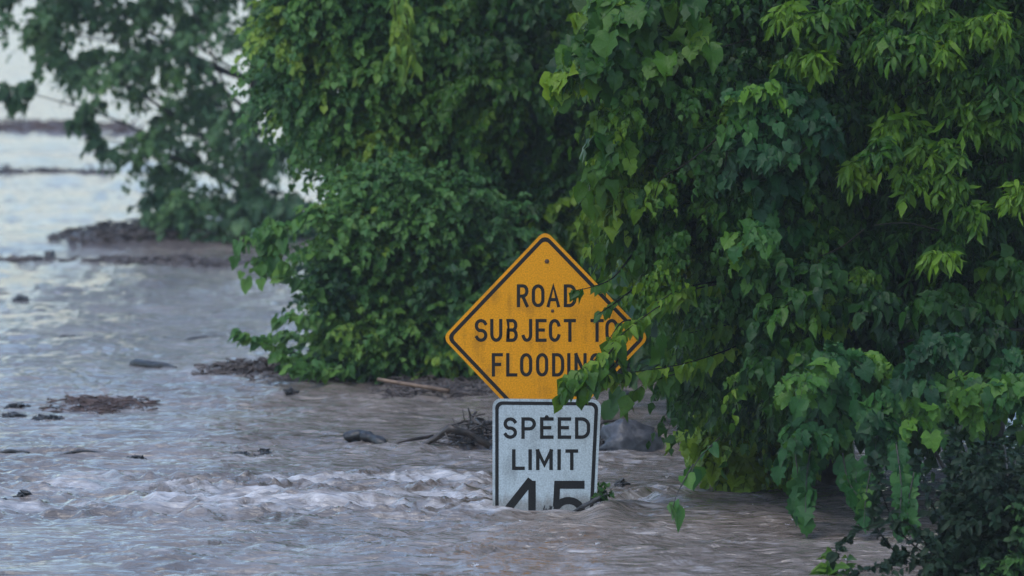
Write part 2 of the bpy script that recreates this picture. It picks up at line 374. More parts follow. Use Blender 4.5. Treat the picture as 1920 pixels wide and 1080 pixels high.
def twigs(fol, stems, base, dirs, length, droop, nleaf, tmpl, size, tint, hang=0.5, face=(0, -0.5, 0.6), stem_r=0.004, jitter=0.35):
    """T drooping shoots with leaves set alternately along each"""
    T = len(base); dirs = norm(dirs)
    down = np.array([0, 0, -1.0])
    side = norm(np.cross(dirs, np.array([0, 0, 1.0]) + 0.3 * RNG.normal(size=(T, 3))))
    for k in range(nleaf):
        s = (k + RNG.uniform(0.35, 1.0, T)) / nleaf
        pos = base + dirs * (length * s)[:, None] + down * (droop * length * s * s)[:, None]
        tan = norm(dirs * length[:, None] + down * (2 * droop * length * s)[:, None])
        sg = 1 if k % 2 else -1
        al = tan * 0.55 + side * sg * RNG.uniform(0.4, 0.9, T)[:, None] + down * hang * RNG.uniform(0.4, 1.6, T)[:, None] + RNG.normal(size=(T, 3)) * jitter * 0.6
        if k == nleaf - 1: al = tan + down * hang + RNG.normal(size=(T, 3)) * 0.15
        nr_ = np.array(face) + dirs * 0.45 + np.array([0, 0, .35]) + RNG.normal(size=(T, 3)) * jitter
        oth = ALT.get(id(tmpl), tmpl) if RNG.random() < 0.30 else tmpl
        fol.put(oth, pos, al, nr_, size * (1.0 if oth is tmpl else 0.78) * RNG.uniform(0.42, 1.25, T), np.clip(tint + RNG.normal(size=T) * 0.10, 0, 1))
    if stems is not None and stem_r > 0:
        n = 4; k3 = 3
        ss = np.linspace(0, 1, n)
        pts = base[:, None] + dirs[:, None] * (length[:, None] * ss)[..., None] + down * (droop * length)[:, None, None] * (ss * ss)[None, :, None]
        th = np.arange(k3) * 2 * np.pi / k3; up2 = norm(np.cross(side, dirs))
        ring = side[:, None] * np.cos(th)[None, :, None] + up2[:, None] * np.sin(th)[None, :, None]
        rad = stem_r * np.linspace(1, 0.35, n)
        V = pts[:, :, None] + ring[:, None] * rad[None, :, None, None]
        V = V.reshape(T, -1, 3)
        i = np.arange(n - 1)[:, None] * k3; j = np.arange(k3)[None]; j2 = (j + 1) % k3
        F = np.stack([i + j, i + j2, i + k3 + j2, i + k3 + j], -1).reshape(-1, 4)
        stems.add(V.reshape(-1, 3), None, (F[None] + (np.arange(T) * n * k3)[:, None, None]).reshape(-1, 4))
def fill(fol, stems, C, rp, ntw, nleaf, tmpl, size, tint_fn, axis, hang=0.5, droop=0.45, up=0.35, front=0.35, stem_r=0.004, jitter=0.5, tint_sd=0.16):
    """C: pad centres; every pad is a tuft of ntw shoots"""
    n = len(C)
    if n == 0: return
    base = np.repeat(C, ntw, 0); T = len(base)
    out = norm(base - axis) * np.array([1, 1, .5])
    rd = norm(RNG.normal(size=(T, 3)))
    rp = rp * np.repeat(RNG.uniform(0.6, 1.25, n), ntw); base = base + rd * (rp * 0.38 * RNG.random(T))[:, None]
    dirs = rd * 0.8 + out * 0.4 + np.array([0, -front, up])
    tp = np.repeat(np.clip(tint_fn(C) + RNG.normal(size=n) * tint_sd, 0.02, 1), ntw)
    twigs(fol, stems, base, dirs, rp * RNG.uniform(0.55, 1.1, T), droop, nleaf, tmpl, size, tp, hang, stem_r=stem_r, jitter=jitter)
def path_pts(pts, n=14):
    pts = np.asarray(pts, float); t = np.linspace(0, len(pts) - 1, n)
    out = []
    for q in t:
        i = min(int(q), len(pts) - 2); f = q - i
        p0 = pts[max(i - 1, 0)]; p1 = pts[i]; p2 = pts[i + 1]; p3 = pts[min(i + 2, len(pts) - 1)]
        out.append(0.5 * ((2 * p1) + (-p0 + p2) * f + (2 * p0 - 5 * p1 + 4 * p2 - p3) * f * f + (-p0 + 3 * p1 - 3 * p2 + p3) * f ** 3))
    return np.array(out)
def px_path(pp, n=14): return path_pts([P(a, c, d) for a, c, d in pp], n)
def limbs(mb, base, top, ends, r0, seed_lo=0.15, r_end=0.008):
    """trunk from base to top, limbs leaving it towards the given pad centres"""
    base = np.asarray(base, float); top = np.asarray(top, float)
    tr = path_pts([base, base * .6 + top * .4 + np.array([.08, 0.05, 0]), top], 14)
    mb.tube(tr, np.linspace(r0, r0 * 0.3, 14), 9, rough=0.04)
    for e in ends:
        hz = np.clip((e[2] - tr[:, 2]) , 0, None)
        i = int(np.argmin(np.abs(tr[:, 2] - (tr[0, 2] + (e[2] - tr[0, 2]) * RNG.uniform(0.35, 0.8)))))
        i = min(i, 12); s = tr[i]
        mid = s * .45 + e * .55 + np.array([0, 0, 0.10 + 0.12 * RNG.random()]) + RNG.normal(size=3) * 0.05
        r = r0 * (1 - 0.7 * i / 13) * RNG.uniform(0.25, 0.45)
        mb.tube(path_pts([s, mid, e], 9), np.linspace(r, r_end, 9), 6, rough=0.03)
def sprig(fol, stems, pp, tmpl, size, n, tint, hang=1.0, r=0.005, spread=0.35, jit=0.28):
    """one explicit leafy branch along a path, leaves hanging from it"""
    q = px_path(pp, 16)
    stems.tube(q, np.linspace(r, r * 0.3, 16), 5)
    s = np.sort(RNG.random(n)) * 15; i = np.minimum(s.astype(int), 14); f = (s - i)[:, None]
    pos = q[i] * (1 - f) + q[i + 1] * f
    tan = norm(q[i + 1] - q[i])
    sd = norm(np.cross(tan, np.array([0, 0, 1.0]))) * np.where(np.arange(n) % 2, 1, -1)[:, None]
    al = tan * 0.45 + sd * spread * RNG.random(n)[:, None] + np.array([0, 0, -hang]) + RNG.normal(size=(n, 3)) * jit
    nr_ = np.array([-.15, -0.9, 0.55]) + RNG.normal(size=(n, 3)) * 0.4
    fol.put(tmpl, pos, al, nr_, size * RNG.uniform(0.65, 1.15, n), np.clip(tint + RNG.normal(size=n) * 0.12, 0, 1))

def start(name, base, label, cat='tree', group=None):
    b_ = np.asarray(base, float)
    return empty(name, Vector((b_[0], b_[1], 0)), label, cat, group), Foliage(), MB(), MB()
def finish(t, fol, stems, wood, mat, wood_name='trunk'):
    fol.build('crown', mat, t)
    if wood is not None and wood.n: wood.build(wood_name, BARK, t)
    if stems is not None and stems is not wood and stems.n: stems.build('twigs', TWIG, t)

const = lambda v: (lambda C: np.full(len(C), v))
def to_px(C):
    v = C - np.array([0, 0, CAM_H]); zc = v[:, 1] * CP - v[:, 2] * SP; yc = v[:, 1] * SP + v[:, 2] * CP
    return 960 + FPX * v[:, 0] / zc, 540 - FPX * yc / zc

# ================================================================== the road sign
PLATE_D = 40.0
def flat_solid(mb, pts, y0, y1):
    """closed outline of (px, py) points -> plate between y = y0 (front) and y1"""
    pts = np.asarray(pts, float); n = len(pts)
    q = P(pts[:, 0], pts[:, 1], PLATE_D)
    f = q.copy(); f[:, 1] = y0; k = q.copy(); k[:, 1] = y1
    c = f.mean(0); ck = k.mean(0)
    V = np.concatenate([f, k, [c], [ck]])
    T = []; Q = []
    for i in range(n):
        j = (i + 1) % n
        T += [(2 * n, i, j), (2 * n + 1, n + j, n + i)]; Q.append((i, n + i, n + j, j))
    mb.add(V, T, Q)
def rounded(corners, r, n=7):
    out = []; m_ = len(corners); C = [np.array(c, float) for c in corners]
    for i in range(m_):
        a, c, e = C[i - 1], C[i], C[(i + 1) % m_]
        u = (a - c) / np.linalg.norm(a - c); v = (e - c) / np.linalg.norm(e - c)
        ang = math.acos(np.clip(u @ v, -1, 1)); d = r / math.tan(ang / 2)
        p0, p1 = c + u * d, c + v * d; cen = c + (u + v) / np.linalg.norm(u + v) * r / math.sin(ang / 2)
        a0 = math.atan2(*(p0 - cen)[::-1]); a1 = math.atan2(*(p1 - cen)[::-1]); da = (a1 - a0 + math.pi) % (2 * math.pi) - math.pi
        out += [(cen[0] + r * math.cos(a0 + da * t), cen[1] + r * math.sin(a0 + da * t)) for t in np.linspace(0, 1, n)]
    return out
def ring_solid(mb, outer, inner, y0, y1):
    n = len(outer); qs = []
    for pts in (outer, inner):
        pts = np.asarray(pts, float); q = P(pts[:, 0], pts[:, 1], PLATE_D)
        for y in (y0, y1): r_ = q.copy(); r_[:, 1] = y; qs.append(r_)
    V = np.concatenate(qs); Q = []
    for i in range(n):
        j = (i + 1) % n
        Q += [(i, j, 2 * n + j, 2 * n + i), (i, n + i, n + j, j), (2 * n + i, 2 * n + j, 3 * n + j, 3 * n + i), (n + i, 3 * n + i, 3 * n + j, n + j)]
    mb.add(V, None, Q)
def stroke(mb, pts, wd, y0, y1, closed=False, cap=True):
    p = np.asarray(pts, float)
    if cap and not closed:
        p = p.copy()
        a = p[0] - p[1]; p[0] += a / np.linalg.norm(a) * wd / 2
        a = p[-1] - p[-2]; p[-1] += a / np.linalg.norm(a) * wd / 2
    n = len(p); Lf, Rt = [], []
    for i in range(n):
        if closed: a, c = p[i] - p[i - 1], p[(i + 1) % n] - p[i]
        else: a = p[i] - p[max(i - 1, 0)]; c = p[min(i + 1, n - 1)] - p[i]
        if np.linalg.norm(a) < 1e-6: a = c
        if np.linalg.norm(c) < 1e-6: c = a
        a = a / np.linalg.norm(a); c = c / np.linalg.norm(c)
        na = np.array([-a[1], a[0]]); nc_ = np.array([-c[1], c[0]]); mm = na + nc_
        if np.linalg.norm(mm) < 0.3: mm = na
        mm = mm / np.linalg.norm(mm); k = min(1 / max(mm @ na, 0.35), 1.9)
        Lf.append(p[i] + mm * k * wd / 2); Rt.append(p[i] - mm * k * wd / 2)
    qs = []
    for pts_ in (Lf, Rt):
        pts_ = np.array(pts_); q = P(pts_[:, 0], pts_[:, 1], PLATE_D)
        for y in (y0, y1): r_ = q.copy(); r_[:, 1] = y; qs.append(r_)
    V = np.concatenate(qs); Q = []
    for i in range(n if closed else n - 1):
        j = (i + 1) % n
        Q += [(i, 2 * n + i, 2 * n + j, j), (i, j, n + j, n + i), (2 * n + i, 3 * n + i, 3 * n + j, 2 * n + j)]
    if not closed:
        Q += [(0, n, 3 * n, 2 * n), (n - 1, 3 * n - 1, 4 * n - 1, 2 * n - 1)]
    mb.add(V, None, Q)
def arc(cx, cy, rx, ry, a0, a1, n=9): return [(cx + rx * math.cos(math.radians(a)), cy + ry * math.sin(math.radians(a))) for a in np.linspace(a0, a1, n)]
def glyph(ch):                   # centre lines in a unit box, y up
    if ch == 'R': return [[(0, 0), (0, 1)], [(0, 1), (.55, 1)] + arc(.55, .74, .45, .26, 90, -90) + [(0, .48)], [(.5, .48), (1, 0)]]
    if ch == 'P': return [[(0, 0), (0, 1)], [(0, 1), (.55, 1)] + arc(.55, .73, .45, .27, 90, -90) + [(0, .46)]]
    if ch == 'O': return [('c', arc(.5, .70, .5, .30, 0, 180, 11) + arc(.5, .30, .5, .30, 180, 360, 11))]
    if ch == 'A': return [[(0, 0), (.5, 1), (1, 0)], [(.2, .30), (.8, .30)]]
    if ch == 'D': return [('c', [(0, 0), (0, 1), (.42, 1)] + arc(.42, .64, .58, .36, 80, 0, 7) + arc(.42, .36, .58, .36, 0, -80, 7) + [(.42, 0)])]
    if ch == 'S': return [arc(.5, .74, .5, .26, 25, 270, 13)[:-1] + arc(.5, .25, .5, .25, 90, -155, 13)]
    if ch == 'U': return [[(0, 1), (0, .32)] + arc(.5, .30, .5, .30, 180, 360, 11) + [(1, 1)]]
    if ch == 'B': return [('c', [(0, 0), (0, 1), (.55, 1)] + arc(.55, .76, .40, .24, 80, -80, 8) + [(.55, .52), (0.05, .52)]), [(.5, .52)] + arc(.55, .26, .45, .26, 90, -90, 9) + [(0, 0)]]
    if ch == 'J': return [[(1, 1), (1, .28)] + arc(.5, .26, .5, .26, 0, -165, 10)]
    if ch == 'E': return [[(1, 1), (0, 1), (0, 0), (1, 0)], [(0, .52), (.78, .52)]]
    if ch == 'F': return [[(1, 1), (0, 1), (0, 0)], [(0, .52), (.78, .52)]]
    if ch == 'C': return [arc(.5, .70, .5, .30, 15, 180, 11) + arc(.5, .30, .5, .30, 180, 345, 11)]
    if ch == 'G': return [arc(.5, .70, .5, .30, 15, 180, 11) + arc(.5, .30, .5, .30, 180, 360, 11) + [(1, .44), (.55, .44)]]
    if ch == 'T': return [[(0, 1), (1, 1)], [(.5, 1), (.5, 0)]]
    if ch == 'L': return [[(0, 1), (0, 0), (1, 0)]]
    if ch == 'I': return [[(.5, 0), (.5, 1)]]
    if ch == 'N': return [[(0, 0), (0, 1)], [(0, 1), (1, 0)], [(1, 0), (1, 1)]]
    if ch == 'M': return [[(0, 0), (0, 1)], [(0, 1), (.5, .22), (1, 1)], [(1, 1), (1, 0)]]
def letters(name, spec, y_top, y_bot, wd, front, parent):
    mb = MB(); k = 0
    for ch, x0, x1 in spec:
        for g in glyph(ch):
            cl = isinstance(g, tuple); pts = g[1] if cl else g
            ax, bx = x0 + wd / 2, x1 - wd / 2
            q = [(ax + u * (bx - ax), (y_bot - wd / 2) + v * ((y_top + wd / 2) - (y_bot - wd / 2))) for u, v in pts]
            stroke(mb, q, wd, front - 0.0010 - 0.00012 * (k % 4), front + 0.0004, cl, cap=not cl); k += 1
    return mb.build(name, INK, parent, smooth=False)
sign = empty('road_sign', Vector((SGX, 40.05, 0)), 'yellow diamond road flooding warning above a white speed limit plate, half sunk in flood water', 'road sign')
# post: U-channel steel going down through the water
mb = MB()
pts = [(-.045, 0), (-.030, 0), (-.022, .030), (.022, .030), (.030, 0), (.045, 0), (.045, .004), (.033, .004), (.025, .034), (-.025, .034), (-.033, .004), (-.045, .004)]
n = len(pts); zt = float(P(1023, 452, 40)[2])
V = np.array([(SGX + a, 40.006 + c, z) for z in (-1.1, zt) for a, c in pts])
mb.add(V, None, [(i, (i + 1) % n, n + (i + 1) % n, n + i) for i in range(n)])
mb.build('post', STEEL, sign, smooth=False)
# diamond plate
dia = [(1022, 431), (829.5, 633), (1022, 836), (1217.5, 633)]
ctr = np.array([1022.5, 633.5])
def shrink(c, k): return [tuple(ctr + (np.array(p) - ctr) * (1 - k / 139.0)) for p in c]
mb = MB(); flat_solid(mb, rounded(dia, 15), 40.000, 40.004)
warn = mb.build('warning_panel', YELLOW, sign, smooth=False); warn['label'] = 'orange yellow diamond panel with black lettering'
mb = MB(); ring_solid(mb, rounded(shrink(dia, 5.5), 13), rounded(shrink(dia, 12.5), 9), 39.9990, 40.0002)
mb.build('border', INK, warn, smooth=False)
letters('lettering', [('R', 969, 991), ('O', 997, 1021), ('A', 1025, 1050), ('D', 1057, 1081)], 533, 576, 6.2, 40.0, warn)
letters('lettering', [('S', 890, 914), ('U', 919, 942), ('B', 949, 971), ('J', 978, 998), ('E', 1004, 1025), ('C', 1029, 1051), ('T', 1057, 1080)], 598, 641, 6.2, 40.0, warn)
letters('lettering', [('T', 1107, 1132), ('O', 1135, 1159)], 598, 641, 6.2, 40.0, warn)
letters('lettering', [('F', 922, 943), ('L', 949, 970), ('O', 975, 998), ('O', 1005, 1028), ('D', 1035, 1058), ('I', 1063, 1070), ('N', 1077, 1100), ('G', 1106, 1129)], 662, 706, 6.2, 40.0, warn)
def bolt(px, py, y, r, parent, mat=RUST):
    c = P(px, py, 40.0); b_ = MB(); th = np.linspace(0, 2 * np.pi, 7)[:-1]
    r0 = [(c[0] + r * 1.5 * math.cos(a), y, c[2] + r * 1.5 * math.sin(a)) for a in th]
    r1 = [(c[0] + r * math.cos(a), y - 0.005, c[2] + r * math.sin(a)) for a in th]
    b_.add(np.array(r0 + r1 + [(c[0], y - 0.006, c[2])]), [(12, 6 + (i + 1) % 6, 6 + i) for i in range(6)], [(i, 6 + i, 6 + (i + 1) % 6, (i + 1) % 6) for i in range(6)])
    return b_.build('bolt', mat, parent, smooth=False)
bolt(1025.5, 490, 39.9995, 0.0095, warn); bolt(1036, 583, 39.9995, 0.007, warn)
# speed plate, buckled a little at its lower right
spd = [(923.5, 747), (923.5, 1000), (1115, 1000), (1127.5, 749)]
mb = MB(); flat_solid(mb, rounded(spd, 15), 39.985, 39.989)
speed = mb.build('speed_limit_panel', WHITE, sign, smooth=False); speed['label'] = 'white speed limit plate, its foot under water'
spo = [(928.5, 752), (928.5, 995), (1110.5, 995), (1122, 754)]
spi = [(935, 758.5), (935, 988.5), (1104, 988.5), (1115, 760)]
mb = MB(); ring_solid(mb, rounded(spo, 13), rounded(spi, 9), 39.9840, 39.9852); mb.build('border', INK, speed, smooth=False)
letters('lettering', [('S', 944, 969.5), ('P', 977.5, 1005), ('E', 1012.5, 1038), ('E', 1045.5, 1071), ('D', 1078, 1106.5)], 782, 822.5, 6.4, 39.985, speed)
letters('lettering', [('L', 960, 984), ('I', 990, 998), ('M', 1005, 1036.5), ('I', 1044.5, 1052), ('T', 1060, 1084)], 842, 881, 6.6, 39.985, speed)
mb = MB(); m5 = MB()
fr_, bk_ = 39.9838, 39.9853
stroke(mb, [(997.5, 901), (997.5, 991)], 14, fr_, bk_, cap=False)
stroke(mb, [(996, 899), (943, 966)], 14.5, fr_ - .0002, bk_, cap=False)
stroke(mb, [(938, 969), (1012, 969)], 13, fr_ - .0001, bk_, cap=False)
stroke(m5, [(1040, 908.5), (1096, 908.5)], 15, fr_, bk_, cap=False)
stroke(m5, [(1045, 902), (1042.5, 950)], 11.5, fr_ - .0002, bk_, cap=False)
stroke(m5, [(1039, 948)] + [(1066 + 25.5 * math.cos(math.radians(a)), 962 - 24 * math.sin(math.radians(a))) for a in np.linspace(148, -140, 20)], 13.5, fr_ - .0001, bk_, cap=False)
mb.build('numeral', INK, speed, smooth=False); m5.build('numeral', INK, speed, smooth=False)
bolt(1025, 781.5, 39.9838, 0.008, speed, INK)

# ================================================================== trees and shrubs
# ---- hazy tree reaching in from the upper left, far back
t, fol, st_, wd_ = start('broadleaf_tree', W(460, 436), 'hazy grey green tree at upper left, its boughs hanging low over the water', 'tree')
polyA = [(-60, -40), (-60, 30), (40, 60), (80, 120), (150, 160), (250, 180), (240, 300), (310, 340), (300, 410), (420, 425), (560, 420), (600, 300), (600, -40)]
holes = [[(395, 150), (425, 230), (470, 200), (500, 90), (455, 85)], [(520, 290), (520, 400), (580, 380), (560, 280)], [(225, 170), (215, 260), (265, 250), (262, 160)], [(395, 300), (395, 345), (460, 345), (450, 295)], [(330, 265), (330, 300), (370, 300), (370, 265)], [(60, 90), (0, 90), (-20, 140), (70, 140), (130, 190), (130, 130)], [(270, 40), (280, 100), (310, 90), (310, 30)]]
C = pads(polyA, 76.85, 79.48, 135, 0.18, holes)
ax = np.array([W(460, 436)[0], 79.00, 1.6])
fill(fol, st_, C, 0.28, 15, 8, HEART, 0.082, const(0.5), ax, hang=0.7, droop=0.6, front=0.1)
C2 = np.concatenate([P(np.array([20, 30, 50]), np.array([165, 185, 160]), 77.21), P(np.array([165, 185, 205, 150, 175]), np.array([215, 260, 285, 235, 200]), 77.33), P(np.array([60, 100, 150, 230, 120]), np.array([60, 95, 140, 125, 60]), 77.57)])
fill(fol, st_, C2, 0.20, 8, 6, HEART, 0.12, const(0.3), ax, hang=0.8, droop=0.7, front=0.1)
C3 = np.concatenate([P(RNG.uniform(270, 600, 40), RNG.uniform(360, 440, 40), RNG.uniform(76.6, 78.5, 40))])
fill(fol, st_, C3, 0.22, 9, 6, HEART, 0.11, const(0.25), ax, hang=0.7, droop=0.5)
C4 = pads([(-60, -330), (-60, -60), (600, -60), (700, -330)], 77.21, 80.80, 42, 0.40)
fill(fol, st_, C4, 0.46, 9, 5, HEART, 0.21, const(0.35), ax, hang=0.6, droop=0.5, stem_r=0)
limbs(wd_, np.array([ax[0], 79.00, -0.4]), P(470, -150, 79.00), np.concatenate([C[::9], C2[::4]]), 0.10, r_end=0.004)
finish(t, fol, st_, wd_, FARGREEN_HAZED)

# ---- olive broadleaf tree in the upper middle, with a hanging tassel of long leaflets
t, fol, st_, wd_ = start('broadleaf_tree', W(760, 700), 'rounded olive green tree at upper centre, overhanging the low bush by the water', 'tree')
polyB = [(545, -40), (520, 80), (505, 170), (560, 205), (590, 250), (640, 300), (700, 300), (760, 270), (900, 300), (940, 200), (900, 60), (900, -40)]
C = pads(polyB, 53.07, 55.64, 150, 0.16, [[(595, 120), (600, 190), (690, 190), (680, 120)], [(650, 255), (650, 330), (700, 330), (695, 262)]])
ax = np.array([P(760, 300, 55.64)[0], 55.64, 1.8])
tf = lambda C: 0.55 + 0.25 * perlin(C[:, 0] * 1.6, C[:, 2] * 1.6, 50)
fill(fol, st_, C, 0.36, 26, 14, HEART, 0.054, tf, ax, hang=0.6, droop=0.5)
for a in range(9):
    x0 = 745 + RNG.uniform(-14, 14); l = RNG.uniform(60, 130)
    sprig(fol, st_, [(x0, -30, 52.64), (x0 + 6, 30, 52.54), (x0 + RNG.uniform(-14, 26), 10 + l, 52.43)], LANCEOL, 0.17, 16, 0.85, hang=0.9)
C4 = pads([(520, -380), (520, -60), (980, -60), (980, -380)], 52.97, 56.71, 45, 0.34)
fill(fol, st_, C4, 0.40, 9, 5, HEART, 0.19, tf, ax, hang=0.6, droop=0.5, stem_r=0)
limbs(wd_, np.array([ax[0], 55.21, -0.4]), P(760, -250, 55.43), C[::9], 0.12)
finish(t, fol, st_, wd_, MIDGREEN_HAZED)

# ---- low leafy shrub along the waterline left of the sign
t, fol, st_, wd_ = start('shrub', W(730, 715), 'low leafy bush touching the water just left of the yellow diamond sign', 'shrub')
polyC = [(650, 345), (630, 430), (610, 500), (600, 600), (600, 660), (660, 690), (860, 700), (930, 700), (960, 560), (960, 420), (860, 330), (720, 320)]
C = pads(polyC, 52.00, 54.36, 190, 0.13, [[(595, 255), (590, 330), (690, 330), (690, 262)]])
ax = np.array([P(760, 600, 54.04)[0], 54.14, 0.4])
tf = lambda C: 0.45 + 0.30 * perlin(C[:, 0] * 2.2, C[:, 2] * 2.2, 51)
fill(fol, st_, C, 0.31, 24, 14, HEART, 0.050, tf, ax, hang=0.35, droop=0.35, up=0.25)
C2 = P(RNG.uniform(560, 900, 34), RNG.uniform(690, 716, 34), RNG.uniform(52.00, 53.07, 34))
fill(fol, st_, C2, 0.18, 9, 6, HEART, 0.085, const(0.22), ax, hang=0.3, droop=0.3)
C3 = P(np.array([500, 500, 515, 520]), np.array([440, 475, 490, 420]), 52.22)
fill(fol, st_, C3, 0.19, 9, 6, HEART, 0.095, const(0.55), ax, hang=0.8, droop=0.7)
for pp in ([(640, 600, 52.0), (590, 600, 51.8), (545, 590, 51.6), (520, 600, 51.6)], [(660, 480, 52.2), (600, 470, 51.9), (555, 480, 51.7), (530, 500, 51.7)], [(640, 400, 52.3), (590, 395, 52.0), (560, 415, 51.9)], [(660, 690, 51.8), (600, 695, 51.5), (545, 690, 51.3)], [(600, 675, 52.11), (530, 655, 51.68), (440, 620, 51.36)], [(600, 640, 52.22), (540, 625, 51.90), (475, 640, 51.57)], [(610, 560, 52.00), (570, 530, 51.79), (525, 515, 51.68)], [(640, 690, 51.90), (580, 680, 51.57), (520, 668, 51.47)]):
    sprig(fol, st_, pp, HEART, 0.10, 26, 0.5, hang=0.5, spread=0.6)
sprig(fol, st_, [(870, 610, 51.57), (885, 650, 51.36), (885, 690, 51.25)], HEART, 0.11, 14, 0.95, hang=0.7)
limbs(wd_, np.array([ax[0], 53.93, -0.4]), P(770, 420, 53.71), C[::10], 0.06)
finish(t, fol, st_, wd_, MIDGREEN_HAZED, 'stems')

# ---- dark tree standing behind the sign
t, fol, st_, wd_ = start('broadleaf_tree', W(1040, 690), 'shadowy deep green tree directly behind the tip of the yellow diamond sign', 'tree')
polyD = [(850, -40), (880, 100), (860, 300), (930, 440), (960, 640), (1250, 700), (1300, 400), (1300, -40)]
C = pads(polyD, 52.6, 56.5, 260, 0.17)
ax = np.array([P(1050, 300, 57.25)[0], 57.14, 1.5])
tf = lambda C: 0.40 + 0.25 * perlin(C[:, 0] * 1.8, C[:, 2] * 1.8, 52)
fill(fol, st_, C, 0.36, 20, 13, OVATE, 0.078, tf, ax, hang=0.7, droop=0.55)
C2 = pads([(840, -40), (880, 300), (960, 640), (1420, 700), (1420, -40)], 57.6, 58.8, 110, 0.30)
fill(fol, st_, C2, 0.42, 14, 6, HEART, 0.15, const(0.3), ax, hang=0.7, droop=0.5, stem_r=0)
C2 = P(np.array([1010, 1040, 1065, 1085, 1030, 1055]), np.array([420, 405, 425, 440, 440, 450]), 52.75)
fill(fol, st_, C2, 0.17, 9, 6, OVATE, 0.11, const(0.78), ax, hang=0.5, droop=0.4)
C4 = pads([(840, -420), (840, -60), (1400, -60), (1400, -420)], 54.04, 57.78, 60, 0.36)
fill(fol, st_, C4, 0.44, 9, 5, HEART, 0.21, const(0.25), ax, hang=0.6, droop=0.5, stem_r=0)
limbs(wd_, np.array([ax[0], 56.71, -0.4]), P(1060, -280, 56.71), C[::9], 0.13)
finish(t, fol, st_, wd_, GREEN)

# ---- dim trees behind the right-hand thicket
for (x0, x1, d0, d1, yb, lab, n) in ((1180, 1560, 46.5, 50, 690, 'dim green tree showing through gaps behind the vine covered tree', 110), (1520, 2150, 45, 48.5, 620, 'dim green tree far right, seen through gaps behind the sharp leaved tree', 150)):
    t, fol, st_, wd_ = start('broadleaf_tree', W((x0 + x1) / 2, 720), lab, 'tree')
    C = pads([(x0, -60), (x0, yb), (x1, yb - 60), (x1, -60)], d0, d1, n, 0.2)
    ax = np.array([P((x0 + x1) / 2, 300, d1)[0], d1, 1.4])
    fill(fol, st_, C, 0.34, 10, 5, HEART, 0.16, const(0.15), ax, hang=0.6, droop=0.5, stem_r=0.003)
    C4 = pads([(x0, -800), (x0, -60), (x1 + 60, -60), (x1 + 60, -800)], d0, d1 + 1, 80, 0.36)
    fill(fol, st_, C4, 0.46, 9, 5, HEART, 0.22, const(0.2), ax, hang=0.6, droop=0.5, stem_r=0)
    limbs(wd_, np.array([ax[0], d1 - .3, -0.4]), P((x0 + x1) / 2, -300, d1), C[::9], 0.12)
    finish(t, fol, st_, wd_, GREEN)

# ---- the vine-hung tree whose boughs cross the sign
t, fol, st_, wd_ = start('broadleaf_tree', W(1560, 905), 'large drooping tree on the right whose leafy boughs cross the yellow diamond sign', 'tree')
polyE = [(1150, -60), (1130, 60), (1170, 130), (1180, 250), (1160, 320), (1165, 400), (1215, 480), (1270, 560), (1300, 610), (1320, 660), (1330, 740), (1400, 770), (1500, 760), (1560, 600), (1560, 300), (1480, 100), (1460, -60)]
C = pads(polyE, 40.2, 43.0, 230, 0.125)
ax = np.array([P(1560, 300, 42.5)[0], 42.6, 1.2])
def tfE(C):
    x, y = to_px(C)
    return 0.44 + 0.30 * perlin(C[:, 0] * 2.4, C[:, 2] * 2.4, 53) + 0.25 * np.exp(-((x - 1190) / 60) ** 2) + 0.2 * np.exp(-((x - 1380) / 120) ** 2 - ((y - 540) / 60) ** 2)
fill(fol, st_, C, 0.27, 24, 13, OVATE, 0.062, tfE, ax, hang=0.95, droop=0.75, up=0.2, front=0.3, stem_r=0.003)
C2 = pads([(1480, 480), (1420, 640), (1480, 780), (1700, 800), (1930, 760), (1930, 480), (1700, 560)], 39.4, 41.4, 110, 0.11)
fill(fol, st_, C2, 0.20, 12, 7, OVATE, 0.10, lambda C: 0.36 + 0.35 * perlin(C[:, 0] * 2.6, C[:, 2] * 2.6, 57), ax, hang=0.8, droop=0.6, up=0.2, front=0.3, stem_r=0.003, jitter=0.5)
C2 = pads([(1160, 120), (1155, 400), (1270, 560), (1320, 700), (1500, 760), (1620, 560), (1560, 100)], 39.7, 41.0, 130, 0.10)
fill(fol, st_, C2, 0.17, 16, 8, OVATE, 0.062, lambda C: 0.45 + 0.4 * perlin(C[:, 0] * 2.6, C[:, 2] * 2.6, 59), ax, hang=0.9, droop=0.7, up=0.2, front=0.3, stem_r=0.002, jitter=0.6)
